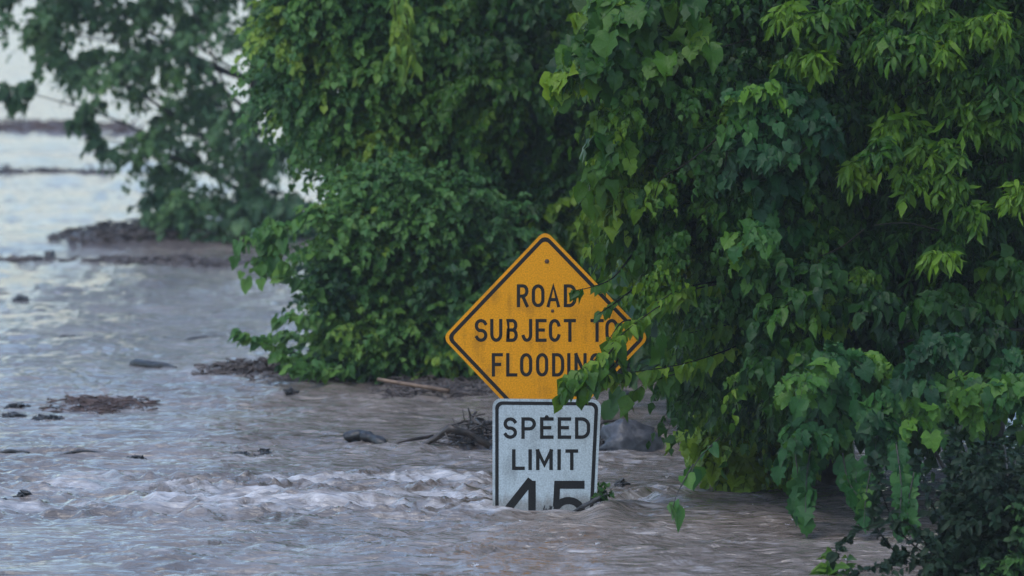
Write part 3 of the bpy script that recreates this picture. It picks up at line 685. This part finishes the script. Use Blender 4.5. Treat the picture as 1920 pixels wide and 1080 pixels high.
# left fringe
C2 = P(RNG.uniform(1125, 1185, 26), RNG.uniform(200, 450, 26), RNG.uniform(39.8, 40.6, 26))
fill(fol, st_, C2, 0.13, 9, 5, OVATE, 0.105, const(0.66), ax, hang=1.2, droop=0.9, up=0.05, stem_r=0.003)
B = [([(1560, 500, 41.2), (1430, 520, 40.4), (1310, 540, 39.9), (1240, 572, 39.6), (1172, 622, 39.45), (1112, 678, 39.4), (1055, 715, 39.35)], 70, 0.86, 0.105),
     ([(1520, 560, 41.0), (1400, 640, 40.2), (1290, 680, 39.8), (1200, 696, 39.6), (1120, 706, 39.5)], 66, 0.86, 0.10),
     ([(1430, 520, 40.4), (1330, 530, 40.0), (1270, 545, 39.7), (1230, 570, 39.6)], 40, 0.9, 0.11),
     ([(1190, 470, 40.2), (1150, 520, 39.8), (1110, 538, 39.6), (1075, 545, 39.5)], 18, 0.6, 0.075),
     ([(1190, 540, 40.1), (1150, 570, 39.8), (1120, 590, 39.6)], 16, 0.5, 0.075),
     ([(1330, 680, 40.0), (1270, 700, 39.8), (1210, 720, 39.7), (1170, 750, 39.65)], 22, 0.6, 0.13),
     ([(1165, 635, 39.45), (1140, 665, 39.4), (1125, 690, 39.4)], 16, 0.5, 0.14),
     ([(1105, 690, 39.4), (1080, 700, 39.35), (1060, 715, 39.35)], 18, 0.65, 0.13),
     ([(1190, 600, 39.6), (1165, 605, 39.5), (1140, 640, 39.45)], 14, 0.9, 0.10),
     ([(1420, 600, 40.3), (1360, 610, 40.0), (1290, 625, 39.85)], 40, 0.66, 0.105),
     ([(1240, 110, 40.4), (1160, 60, 40.1), (1100, 30, 40.0), (1078, 22, 39.95)], 22, 0.8, 0.10)]
for pp, n_, ti, sz in B: sprig(fol, st_, pp, OVATE, sz, n_, ti, hang=1.0, r=0.006, spread=0.5)
sprig(fol, st_, [(1112, 690, 39.4), (1085, 705, 39.35), (1062, 722, 39.3), (1048, 745, 39.3)], OVATE, 0.125, 22, 0.62, hang=1.0, spread=0.5)
sprig(fol, st_, [(1172, 660, 39.5), (1130, 705, 39.4), (1095, 730, 39.35)], OVATE, 0.12, 18, 0.6, hang=1.0, spread=0.5)
# big vine leaves at its upper left corner
Cg = P(RNG.uniform(1100, 1300, 34), RNG.uniform(10, 150, 34), RNG.uniform(39.6, 40.3, 34))
fill(fol, st_, Cg, 0.14, 4, 3, GRAPE, 0.15, const(0.48), ax, hang=0.9, droop=0.5, stem_r=0.003)
Cg = P(np.array([1070, 1085, 1060, 1050, 1078, 1065, 1090, 1130, 1150, 1160]), np.array([100, 120, 140, 150, 160, 130, 80, 270, 285, 260]), 39.7)
fill(fol, st_, Cg, 0.09, 4, 3, GRAPE, 0.125, const(0.6), ax, hang=1.0, droop=0.6, stem_r=0.003)
C4 = pads([(1060, -860), (1120, -60), (1560, -60), (1620, -860)], 40.2, 43.5, 90, 0.28)
fill(fol, st_, C4, 0.36, 9, 5, HEART, 0.17, const(0.4), ax, hang=0.7, droop=0.6, stem_r=0)
limbs(wd_, np.array([ax[0], 42.4, -0.5]), P(1540, -420, 42.4), C[::12], 0.13)
# bare dead twigs showing against the leaves
for pp, r in (([(1350, 255, 39.6), (1290, 305, 39.5), (1240, 335, 39.5), (1228, 370, 39.5)], .006), ([(1262, 320, 39.5), (1245, 316, 39.45), (1238, 330, 39.45)], .003), ([(1368, 240, 39.6), (1360, 312, 39.55)], .006), ([(1285, 100, 39.8), (1262, 150, 39.7)], .005), ([(1330, 95, 39.9), (1410, 72, 39.9)], .005)):
    st_.tube(px_path(pp, 8), np.linspace(r, r * .5, 8), 5)
finish(t, fol, st_, wd_, GREEN)

# ---- grapevine hanging over the tree, broad blue-green leaves
t, fol, st_, wd_ = start('grapevine', W(1640, 905), 'broad leaved blue green grapevine trailing down the right thicket to the water', 'vine')
st_ = wd_
ax = np.array([P(1650, 400, 42)[0], 42.0, 1.2])
poly1 = [(1400, 140), (1400, 290), (1530, 300), (1545, 160)]
poly2 = [(1600, 660), (1520, 690), (1500, 760), (1490, 810), (1530, 840), (1600, 820), (1720, 790), (1860, 780), (1920, 740), (1900, 660), (1840, 690), (1760, 640), (1690, 690)]
poly3 = [(1400, 330), (1380, 420), (1420, 520), (1520, 520), (1500, 350)]
for poly, n_, dd, ti in ((poly1, 20, (39.4, 40.0), 0.35), (poly2, 44, (38.6, 40.6), 0.45), (poly3, 12, (39.5, 40.2), 0.5)):
    C = pads(poly, dd[0], dd[1], n_, 0.09)
    fill(fol, st_, C, 0.17, 8, 6, GRAPE, 0.088, const(ti), ax, hang=0.8, droop=0.5, up=0.2, front=0.5, stem_r=0.003, tint_sd=0.2)
for pp in ([(1520, 840, 38.8), (1512, 900, 38.7), (1510, 985, 38.6)], [(1580, 850, 38.8), (1590, 900, 38.6), (1612, 935, 38.5)], [(1680, 830, 38.4), (1690, 920, 38.2), (1680, 1010, 38.1)], [(1480, 800, 39), (1495, 880, 38.9), (1500, 960, 38.8)], [(1720, 860, 38.3), (1705, 930, 38.2), (1700, 990, 38.1)], [(1640, 850, 38.6), (1625, 920, 38.5), (1620, 980, 38.4)]):
    sprig(fol, st_, pp, GRAPE, 0.125, 13, 0.45, hang=0.9)
sprig(fol, st_, [(1300, 870, 38.2), (1270, 925, 38.0), (1258, 965, 37.9)], HEART, 0.12, 3, 0.6, hang=0.9)
sprig(fol, st_, [(1350, 820, 38.8), (1310, 860, 38.5), (1295, 890, 38.4)], HEART, 0.12, 4, 0.5, hang=0.9)
for pp in ([(1920, 618, 39.9), (1800, 620, 39.8), (1700, 640, 39.8), (1610, 660, 39.8)], [(1800, 900, 39.5), (1760, 860, 39.4), (1700, 700, 40), (1640, 400, 41), (1560, 100, 41.4)], [(1640, 905, 40.5), (1620, 760, 40.6), (1500, 420, 40.6), (1460, 200, 40.4)], [(1900, 560, 39.8), (1820, 590, 39.6), (1780, 640, 39.5)]):
    wd_.tube(px_path(pp, 20), np.linspace(0.012, 0.006, 20), 6, rough=0.05)
finish(t, fol, st_, wd_, BLUEGREEN, 'vine_stems')

# ---- bright yellow-green bush at the water's edge
t, fol, st_, wd_ = start('shrub', W(1400, 893), 'bright yellow green bush touching the water right of the speed limit plate', 'shrub')
C = pads([(1345, 800), (1325, 850), (1370, 872), (1480, 872), (1520, 800), (1480, 720), (1400, 740)], 41.3, 42.9, 70, 0.10)
ax = np.array([P(1430, 850, 42)[0], 42.0, 0.3])
fill(fol, st_, C, 0.19, 10, 5, GRAPE, 0.10, const(0.97), ax, hang=0.7, droop=0.5, stem_r=0.003)
limbs(wd_, np.array([ax[0], 41.9, -0.4]), P(1430, 760, 41.8), C[::10], 0.03, r_end=0.004)
finish(t, fol, st_, wd_, GREEN, 'stems')

# ---- sharp-leaved tree filling the upper right
t, fol, st_, wd_ = start('sharp_leaved_tree', W(1840, 940), 'tree with sharp lance shaped leaves in star like tufts, filling the upper right corner', 'tree')
ax = np.array([P(1850, 300, 42)[0], 42.0, 1.3])
polyF = [(1480, -60), (1520, 120), (1600, 200), (1640, 300), (1560, 400), (1540, 560), (1600, 640), (1960, 640), (2000, -60)]
C = pads(polyF, 40.0, 42.4, 190, 0.135)
tfF = lambda C: 0.34 + 0.28 * perlin(C[:, 0] * 2.0, C[:, 2] * 2.0, 54)
fill(fol, st_, C, 0.26, 16, 12, LANCEOL, 0.09, tfF, ax, hang=0.55, droop=0.5, up=0.3, front=0.35, stem_r=0.003)
tuft = [(1480, 20), (1500, 60), (1545, 30), (1500, 110), (1530, 110), (1580, 0), (1670, 50), (1690, 90), (1650, 80), (1760, 30), (1790, 60), (1770, 100), (1840, 20), (1880, 60), (1660, 240), (1690, 260), (1645, 280), (1720, 250), (1640, 320), (1680, 310), (1730, 300), (1760, 290), (1700, 340), (1790, 180), (1820, 220), (1860, 140), (1900, 200), (1800, 350), (1830, 400), (1790, 430), (1780, 480), (1900, 340), (1620, 20), (1720, -10), (1870, 250), (1790, 130)]
Cf = P(np.array([a for a, _ in tuft]), np.array([c for _, c in tuft]), 39.5) + RNG.normal(size=(len(tuft), 3)) * np.array([.03, .12, .03])
fill(fol, st_, Cf, 0.16, 13, 9, LANCEOL, 0.098, const(0.70), ax, hang=0.65, droop=0.5, up=0.55, front=0.6, stem_r=0.003, tint_sd=0.12)
C4 = pads([(1500, -860), (1500, -60), (2150, -60), (2150, -860)], 39.8, 43.5, 110, 0.28)
fill(fol, st_, C4, 0.36, 9, 6, LANCEOL, 0.24, const(0.4), ax, hang=0.5, droop=0.5, stem_r=0)
C5 = pads([(1940, -60), (1940, 900), (2200, 900), (2200, -60)], 39.6, 43.0, 60, 0.25)
fill(fol, st_, C5, 0.34, 14, 8, LANCEOL, 0.13, const(0.3), ax, hang=0.5, droop=0.5, stem_r=0)
limbs(wd_, np.array([ax[0], 42.2, -0.5]), P(1830, -420, 42.2), C[::11], 0.12)
for pp, r in (([(1760, 432, 39.4), (1700, 418, 39.3), (1640, 422, 39.3)], .007), ([(1620, 430, 39.4), (1580, 462, 39.4), (1540, 480, 39.4)], .006), ([(1520, 270, 39.4), (1460, 322, 39.4)], .006), ([(1745, 150, 39.4), (1700, 170, 39.4)], .004)):
    st_.tube(px_path(pp, 8), np.linspace(r, r * .5, 8), 5)
finish(t, fol, st_, wd_, LANCE)

# ---- near-black small-leaved shrub in the lower right corner
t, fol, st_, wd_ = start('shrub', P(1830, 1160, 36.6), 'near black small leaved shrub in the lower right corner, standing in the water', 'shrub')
ax = np.array([P(1850, 1100, 36.8)[0], 36.9, 0.1])
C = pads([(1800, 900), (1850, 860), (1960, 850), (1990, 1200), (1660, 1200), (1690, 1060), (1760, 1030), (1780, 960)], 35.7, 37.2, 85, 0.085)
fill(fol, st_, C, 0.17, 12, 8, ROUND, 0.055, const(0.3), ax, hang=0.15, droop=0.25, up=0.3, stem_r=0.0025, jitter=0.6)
for pp in ([(1800, 1080, 36), (1690, 1000, 35.9), (1640, 880, 35.8), (1650, 860, 35.8)], [(1760, 1060, 36), (1700, 980, 35.8), (1600, 1000, 35.7), (1560, 1050, 35.7)], [(1820, 960, 36.1), (1790, 900, 36), (1780, 850, 36)], [(1700, 1060, 35.9), (1640, 980, 35.8), (1650, 900, 35.8)], [(1780, 1000, 36), (1740, 930, 35.9), (1720, 850, 35.9)], [(1700, 1040, 35.9), (1660, 1060, 35.8), (1600, 1075, 35.8)], [(1860, 900, 36.1), (1800, 860, 36.1), (1790, 800, 36.1)]):
    sprig(fol, st_, pp, ROUND, 0.058, 60, 0.2, hang=0.2, spread=1.2, jit=0.6)
Cs = P(np.array([1905, 1915, 1890, 1912, 1850]), np.array([1000, 1055, 1075, 960, 1075]), 35.6)
fill(fol, st_, Cs, 0.10, 7, 5, OVATE, 0.06, const(0.98), ax, hang=0.2, droop=0.3)
limbs(wd_, np.array([ax[0], 36.8, -0.5]), P(1850, 930, 36.7), C[::8], 0.04, r_end=0.004)
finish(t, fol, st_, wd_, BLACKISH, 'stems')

# ---- small sprig poking out of the water at the bottom edge
t, fol, st_, wd_ = start('sapling', P(1572, 1110, 36.2), 'small pale green sprig poking up at the bottom edge beside the black shrub', 'plant')
for pp in ([(1575, 1130, 36.2), (1570, 1070, 36.2), (1560, 1035, 36.1)], [(1578, 1130, 36.2), (1585, 1080, 36.2), (1590, 1040, 36.2)], [(1570, 1120, 36.2), (1555, 1080, 36.1), (1548, 1060, 36.1)]):
    sprig(fol, st_, pp, OVATE, 0.085, 18, 0.6, hang=0.4, spread=0.8)
finish(t, fol, st_, None, GREEN)

# ================================================================== driftwood and litter on the flood
def on_water(px, py): q = W(px, py); q[2] = wave1(q); return q
def float_log(name, pp, r, mat, label, cat='log', group=None, k=9, knots=0):
    """a log along picture points lying on the water, lifted by the 4th number in metres"""
    pts = []
    for a, c, z in pp: q = on_water(a, c); q[2] += z; pts.append(q)
    q = path_pts(pts, 16); mb = MB()
    rr = r * np.interp(np.arange(16), [0, 1, 3, 9, 13, 15], [.45, .8, 1.0, .9, .7, .3]) * (1 + 0.12 * RNG.normal(size=16))
    mb.tube(q + RNG.normal(size=(16, 3)) * r * .05, rr, k, squash=0.75, rough=0.12)
    for _ in range(knots):
        i = RNG.integers(3, 13); s = q[i]; e = s + np.array([RNG.normal() * .12, RNG.normal() * .06, r * 1.2 + RNG.random() * .08])
        mb.tube(path_pts([s, (s + e) / 2 + RNG.normal(size=3) * .015, e], 5), np.linspace(r * .35, r * .12, 5), 5)
    o = mb.build(name, mat); return tag(o, label, cat, group)
def litter(name, px0, px1, py0, py1, n, mat, label, length=0.16, r=0.007, h=0.05, cat='debris', group=None, taper=True, tilt=0.13):
    """a floating mat of sticks and trash: one tangled mass"""
    mb = MB()
    c0 = on_water((px0 + px1) / 2, (py0 + py1) / 2)
    # matted core of rotten litter lying on the water, its rim awash
    if n >= 50:
        uu = np.linspace(0.04, 0.96, 34); vv = np.linspace(-0.35, 1.35, 7); G = []
        for u in uu:
            for k, v in enumerate(vv):
                q = on_water(px0 + (px1 - px0) * u, py0 + (py1 - py0) * v)
                edge = (1 - abs(2 * u - 1) ** 3) * (1 - abs((v - .5) / .85) ** 2)
                q[2] += -0.03 + (0.03 + h * 0.45) * max(edge, 0) * RNG.uniform(0.5, 1.25); G.append(q)
        mb.add(np.array(G), None, [(a * 7 + k, (a + 1) * 7 + k, (a + 1) * 7 + k + 1, a * 7 + k + 1) for a in range(33) for k in range(6)])
    for i in range(n):
        u = RNG.random() if not taper else np.clip(RNG.normal(0.5, 0.24), 0, 1)
        a = px0 + (px1 - px0) * u; c = py0 + (py1 - py0) * RNG.random()
        q = on_water(a, c); env = (1 - abs(2 * u - 1) ** 2)
        q[2] += h * env * RNG.random() ** 1.3
        dr = norm(RNG.normal(size=3) * np.array([1.0, 0.8, tilt]))
        l = length * RNG.uniform(.35, 1.2)
        rr = r * RNG.uniform(.5, 1.6)
        mb.tube([q - dr * l / 2, q + RNG.normal(size=3) * l * .06, q + dr * l / 2], [rr, rr, rr * .5], 5)
    o = mb.build(name, mat); return tag(o, label, cat, group)
def clod(name, px, py, wdt, hgt, mat, label, cat='debris', group=None, seed=0, ro=1.0):
    """irregular lump half out of the water"""
    q = on_water(px, py); nu, nv = 22, 12; V = []
    for i in range(nv + 1):
        ph = math.pi * i / nv
        for j in range(nu):
            th = 2 * math.pi * j / nu
            d = np.array([math.sin(ph) * math.cos(th), math.sin(ph) * math.sin(th), math.cos(ph)])
            k = 1 + ro * 0.45 * float(perlin(np.array([d[0] * 1.7 + seed]), np.array([d[2] * 1.7 + d[1] + seed * 3]), seed)[0]) + ro * 0.30 * float(perlin(np.array([d[0] * 5 + seed]), np.array([d[2] * 5 + d[1] * 4]), seed + 9)[0])
            V.append(q + d * k * np.array([wdt / 2, wdt * .35, hgt]))
    F = [(i * nu + j, i * nu + (j + 1) % nu, (i + 1) * nu + (j + 1) % nu, (i + 1) * nu + j) for i in range(nv) for j in range(nu)]
    mb = MB(); mb.add(np.array(V), None, F); o = mb.build(name, mat); return tag(o, label, cat, group)

# behind the speed plate
float_log('floating_log', [(648, 832, .030), (680, 833, .038), (722, 837, .020)], 0.050, BLACKLOG, 'short black waterlogged log, left end of the driftwood jam beside the speed limit plate')
o = None
mb = MB()
jam = [(786, 840, 45.2), (800, 830, 45.2), (818, 822, 45.2), (832, 813, 45.15), (846, 804, 45.1), (856, 806, 45.1), (876, 812, 45.1), (894, 822, 45.1), (918, 838, 45.1)]
mb.tube(np.array([P(a, c, d) for a, c, d in jam]) + RNG.normal(size=(9, 3)) * .004, np.array([.014, .019, .020, .021, .026, .022, .020, .021, .023]), 7, rough=0.16)
for pp, r in (([(835, 812, 45.1), (842, 828, 45.05)], .006), ([(872, 812, 45.1), (890, 801, 45.1), (905, 796, 45.05)], .008), ([(848, 805, 45.1), (853, 798, 45.1)], .007)):
    mb.tube(px_path(pp, 6), np.linspace(r, r * .5, 6), 6)
tag(mb.build('driftwood_branch', DRIFT), 'arched bare branch rising from the driftwood jam left of the speed limit plate', 'branch')
mb = MB(); mb.tube(px_path([(728, 834, 45.3), (762, 826, 45.3), (812, 818, 45.4)], 9), np.linspace(.007, .014, 9), 6, rough=.1)
tag(mb.build('driftwood_branch', DRIFT), 'thin straight branch lying on the water between black log and arched branch', 'branch')
litter('driftwood_jam', 835, 955, 826, 842, 240, DRIFT, 'tangle of sticks and roots heaped on the water behind the speed limit plate', length=0.17, r=.0065, h=0.15, tilt=0.32)
litter('driftwood_jam', 1112, 1158, 826, 842, 60, DRIFT, 'knot of broken roots jammed against the grey boulder', length=0.2, r=.010, h=0.12, tilt=0.4)
clod('boulder', 1178, 842, 0.40, 0.16, ROCK, 'smooth grey hump of rock breaking the surface right of the speed limit plate', 'boulder', seed=7, ro=0.55)
# caught on the sign
mb = MB(); mb.tube(px_path([(1068, 966, 39.93), (1085, 954, 39.9), (1108, 942, 39.87), (1138, 925, 39.85)], 9), np.linspace(.010, .016, 9), 7, rough=.15)
tag(mb.build('driftwood_stick', BLACKLOG), 'dark broken stick wedged across the lower right corner of the speed limit plate', 'stick')
mb = MB()
for _ in range(9):
    a = RNG.uniform(1012, 1034); mb.tube(px_path([(a, 960, 39.95), (a + RNG.uniform(-8, 8), 953 + RNG.uniform(-5, 5), 39.93)], 4), .004, 5)
tag(mb.build('twig_clump', BLACKLOG), 'small dark twig clump caught at the foot of the speed limit plate', 'debris')
t, fol, st_, wd_ = start('leafy_sprig', W(1133, 945), 'torn leafy sprig snagged on the stick at the right edge of the speed limit plate', 'plant')
for pp in ([(1122, 940, 39.9), (1130, 925, 39.85), (1138, 912, 39.85)], [(1125, 940, 39.9), (1138, 930, 39.85), (1148, 922, 39.85)], [(1120, 935, 39.9), (1122, 920, 39.88), (1127, 908, 39.88)]):
    sprig(fol, st_, pp, OVATE, 0.04, 16, 0.4, hang=0.2, spread=0.9, jit=0.6)
finish(t, fol, st_, None, GREEN)

# bank of litter under the bushes
litter('debris_raft', 690, 960, 716, 748, 600, BROWNDEB, 'long bank of brown flood litter at the foot of the low bush', length=0.16, r=.007, h=0.05)
mb = MB(); mb.tube(px_path([(708, 711, 48.3), (760, 720, 48.2), (842, 733, 48.0)], 10), np.linspace(.012, .017, 10), 7, rough=.1)
tag(mb.build('driftwood_branch', TANWOOD), 'pale tan stripped branch lying along the litter bank below the bush', 'branch')
litter('debris_raft', 380, 560, 690, 706, 300, BROWNDEB, 'ragged dark raft of twigs floating off the left end of the low bush', length=0.16, r=.007, h=0.08)
float_log('floating_log', [(248, 686, .0), (280, 689, .015), (330, 692, .0)], 0.045, BLACKLOG, 'dark grey log floating in open water left of the twig raft')
litter('debris_raft', 90, 290, 750, 768, 260, REDDEB, 'reddish brown raft of sticks drifting in open water at the left', length=0.15, r=.005, h=0.035)
float_log('floating_log', [(345, 634, .0), (390, 633, .01), (442, 635, .0)], 0.022, BLACKLOG, 'thin dark log floating just left of the lowest bush sprig')
litter('debris_raft', 470, 700, 706, 722, 130, BROWNDEB, 'low scatter of twigs in the water under the left side of the low bush', length=0.22, r=.009, h=0.04)
# bank under the far tree
clod('mud_bank', 330, 447, 2.3, 0.075, BROWNDEB, 'low brown mud bank emerging under the hazy far tree', 'bank', seed=5, ro=0.6)
litter('debris_raft', 100, 500, 440, 456, 800, BROWNDEB, 'wide heap of brown brush stranded under the hazy far tree', length=0.22, r=.010, h=0.15)
litter('debris_raft', 120, 480, 492, 500, 330, BROWNDEB, 'thin line of brown litter on the water below the far mud bank', length=0.22, r=.010, h=0.03)
litter('debris_raft', -40, 130, 484, 492, 170, BROWNDEB, 'dark drift line of litter at the left edge near the upright stump', length=0.22, r=.010, h=0.04)
litter('debris_raft', -60, 260, 232, 246, 260, REDDEB, 'distant brown drift line, uppermost of those at the left edge', length=0.5, r=.016, h=0.05, taper=False)
litter('debris_raft', -60, 210, 318, 324, 200, BROWNDEB, 'distant thin dark drift line between the upper brown one and the far bank', length=0.4, r=.012, h=0.04, taper=False)
mb = MB()
q0 = on_water(93, 488); mb.tube([q0 + [0, 0, -.2], q0 + [.005, 0, .06], q0 + [0, 0, .13]], [.06, .055, .05], 9, rough=.08)
tag(mb.build('stump', BLACKLOG), 'small upright black stump standing in far water at the left', 'stump')
# small floating bits
bits = [(40, 570, .13, .035, 'small dark clod floating high at the left edge of open water'), (120, 640, .16, .022, 'flat dark scrap in open water above the floating log'),
        (30, 762, .17, .035, 'dark lump just left of the reddish raft, the upper one'), (28, 780, .16, .03, 'dark lump just left of the reddish raft, the lower one'), (90, 785, .22, .03, 'long dark lump under the left end of the reddish raft'),
        (46, 941, .10, .055, 'pointed black lump in the rapids at lower left'), (8, 950, .14, .03, 'flat black lump at the left frame edge in the rapids'),
        (255, 862, .14, .025, 'dark scrap at the right end of the thin floating pole'), (455, 852, .10, .02, 'small brown clod left of the driftwood jam, the nearer to open water'), (496, 850, .10, .02, 'small brown clod left of the driftwood jam, the nearer to the jam'),
        (545, 742, .12, .022, 'small dark clod in open water below the twig scatter'), (1165, 914, .07, .02, 'small black lump in the foam right of the speed limit plate'), (1178, 745, .16, .04, 'dark lump behind the boughs right of the diamond sign'), (485, 934, .07, .018, 'tiny dark scrap riding the rapids, middle left')]
for k, (a, c, ww, hh, lab) in enumerate(bits): litter('debris_clump', a - ww * 110, a + ww * 110, c - 2, c + 2, int(60 * ww / .12), BLACKLOG, lab, length=0.06, r=.0065, h=hh * 0.6, group='small clumps floating on the flood')
float_log('floating_pole', [(110, 858, .004), (150, 858, .008), (205, 857, .004)], 0.014, BLACKLOG, 'thin black pole floating in open water below the reddish raft', 'pole')
float_log('floating_pole', [(-20, 853, .004), (20, 853, .008), (56, 854, .004)], 0.018, BLACKLOG, 'short black pole floating at the left frame edge', 'pole')
float_log('floating_pole', [(370, 932, .01), (390, 930, .02), (410, 933, .01)], 0.010, BLACKLOG, 'dark stick tossed in the rapids at lower left', 'stick')

# rain hitting the water: tiny crowns of splash, too many to count
mb = MB()
for _ in range(45):
    a = RNG.uniform(-40, 1700); c = RNG.uniform(850, 1100) if RNG.random() < .8 else RNG.uniform(740, 850)
    q = on_water(a, c); s = RNG.uniform(.2, .5)
    for j in range(RNG.integers(4, 9)):
        d = np.array([RNG.normal() * 1.1, RNG.normal() * 1.1, 1.0]); e = q + d * .022 * s * RNG.uniform(.5, 1.3)
        mb.tube([q - [0, 0, .004], (q + e) / 2, e], [.005 * s, .003 * s, .0028 * s], 5)
m, N, L, b = new_mat('splash_water'); b.inputs['Base Color'].default_value = (.62, .62, .64, 1); b.inputs['Roughness'].default_value = .25
tag(mb.build('rain_splashes', m), 'tiny white crowns of rain splash on the water', 'splash', kind='stuff')

# ------------------------------------------------------------------ rain haze
mb = MB()
x0, x1, y0, y1, z0, z1 = -180, 180, -14, 830, -1.6, 9.5
mb.add([(x0, y0, z0), (x1, y0, z0), (x1, y1, z0), (x0, y1, z0), (x0, y0, z1), (x1, y0, z1), (x1, y1, z1), (x0, y1, z1)], None,
       [(0, 3, 2, 1), (4, 5, 6, 7), (0, 1, 5, 4), (1, 2, 6, 5), (2, 3, 7, 6), (3, 0, 4, 7)])
m = bpy.data.materials.new('haze'); m.use_nodes = True; N = m.node_tree.nodes; N.clear()
out = N.new('ShaderNodeOutputMaterial'); pv = N.new('ShaderNodeVolumePrincipled')
pv.inputs['Color'].default_value = (0.86, 0.90, 0.94, 1); pv.inputs['Density'].default_value = 0.00045; pv.inputs['Anisotropy'].default_value = 0.2
m.node_tree.links.new(pv.outputs[0], out.inputs['Volume'])
tag(mb.build('haze', m, smooth=False), kind='stuff')
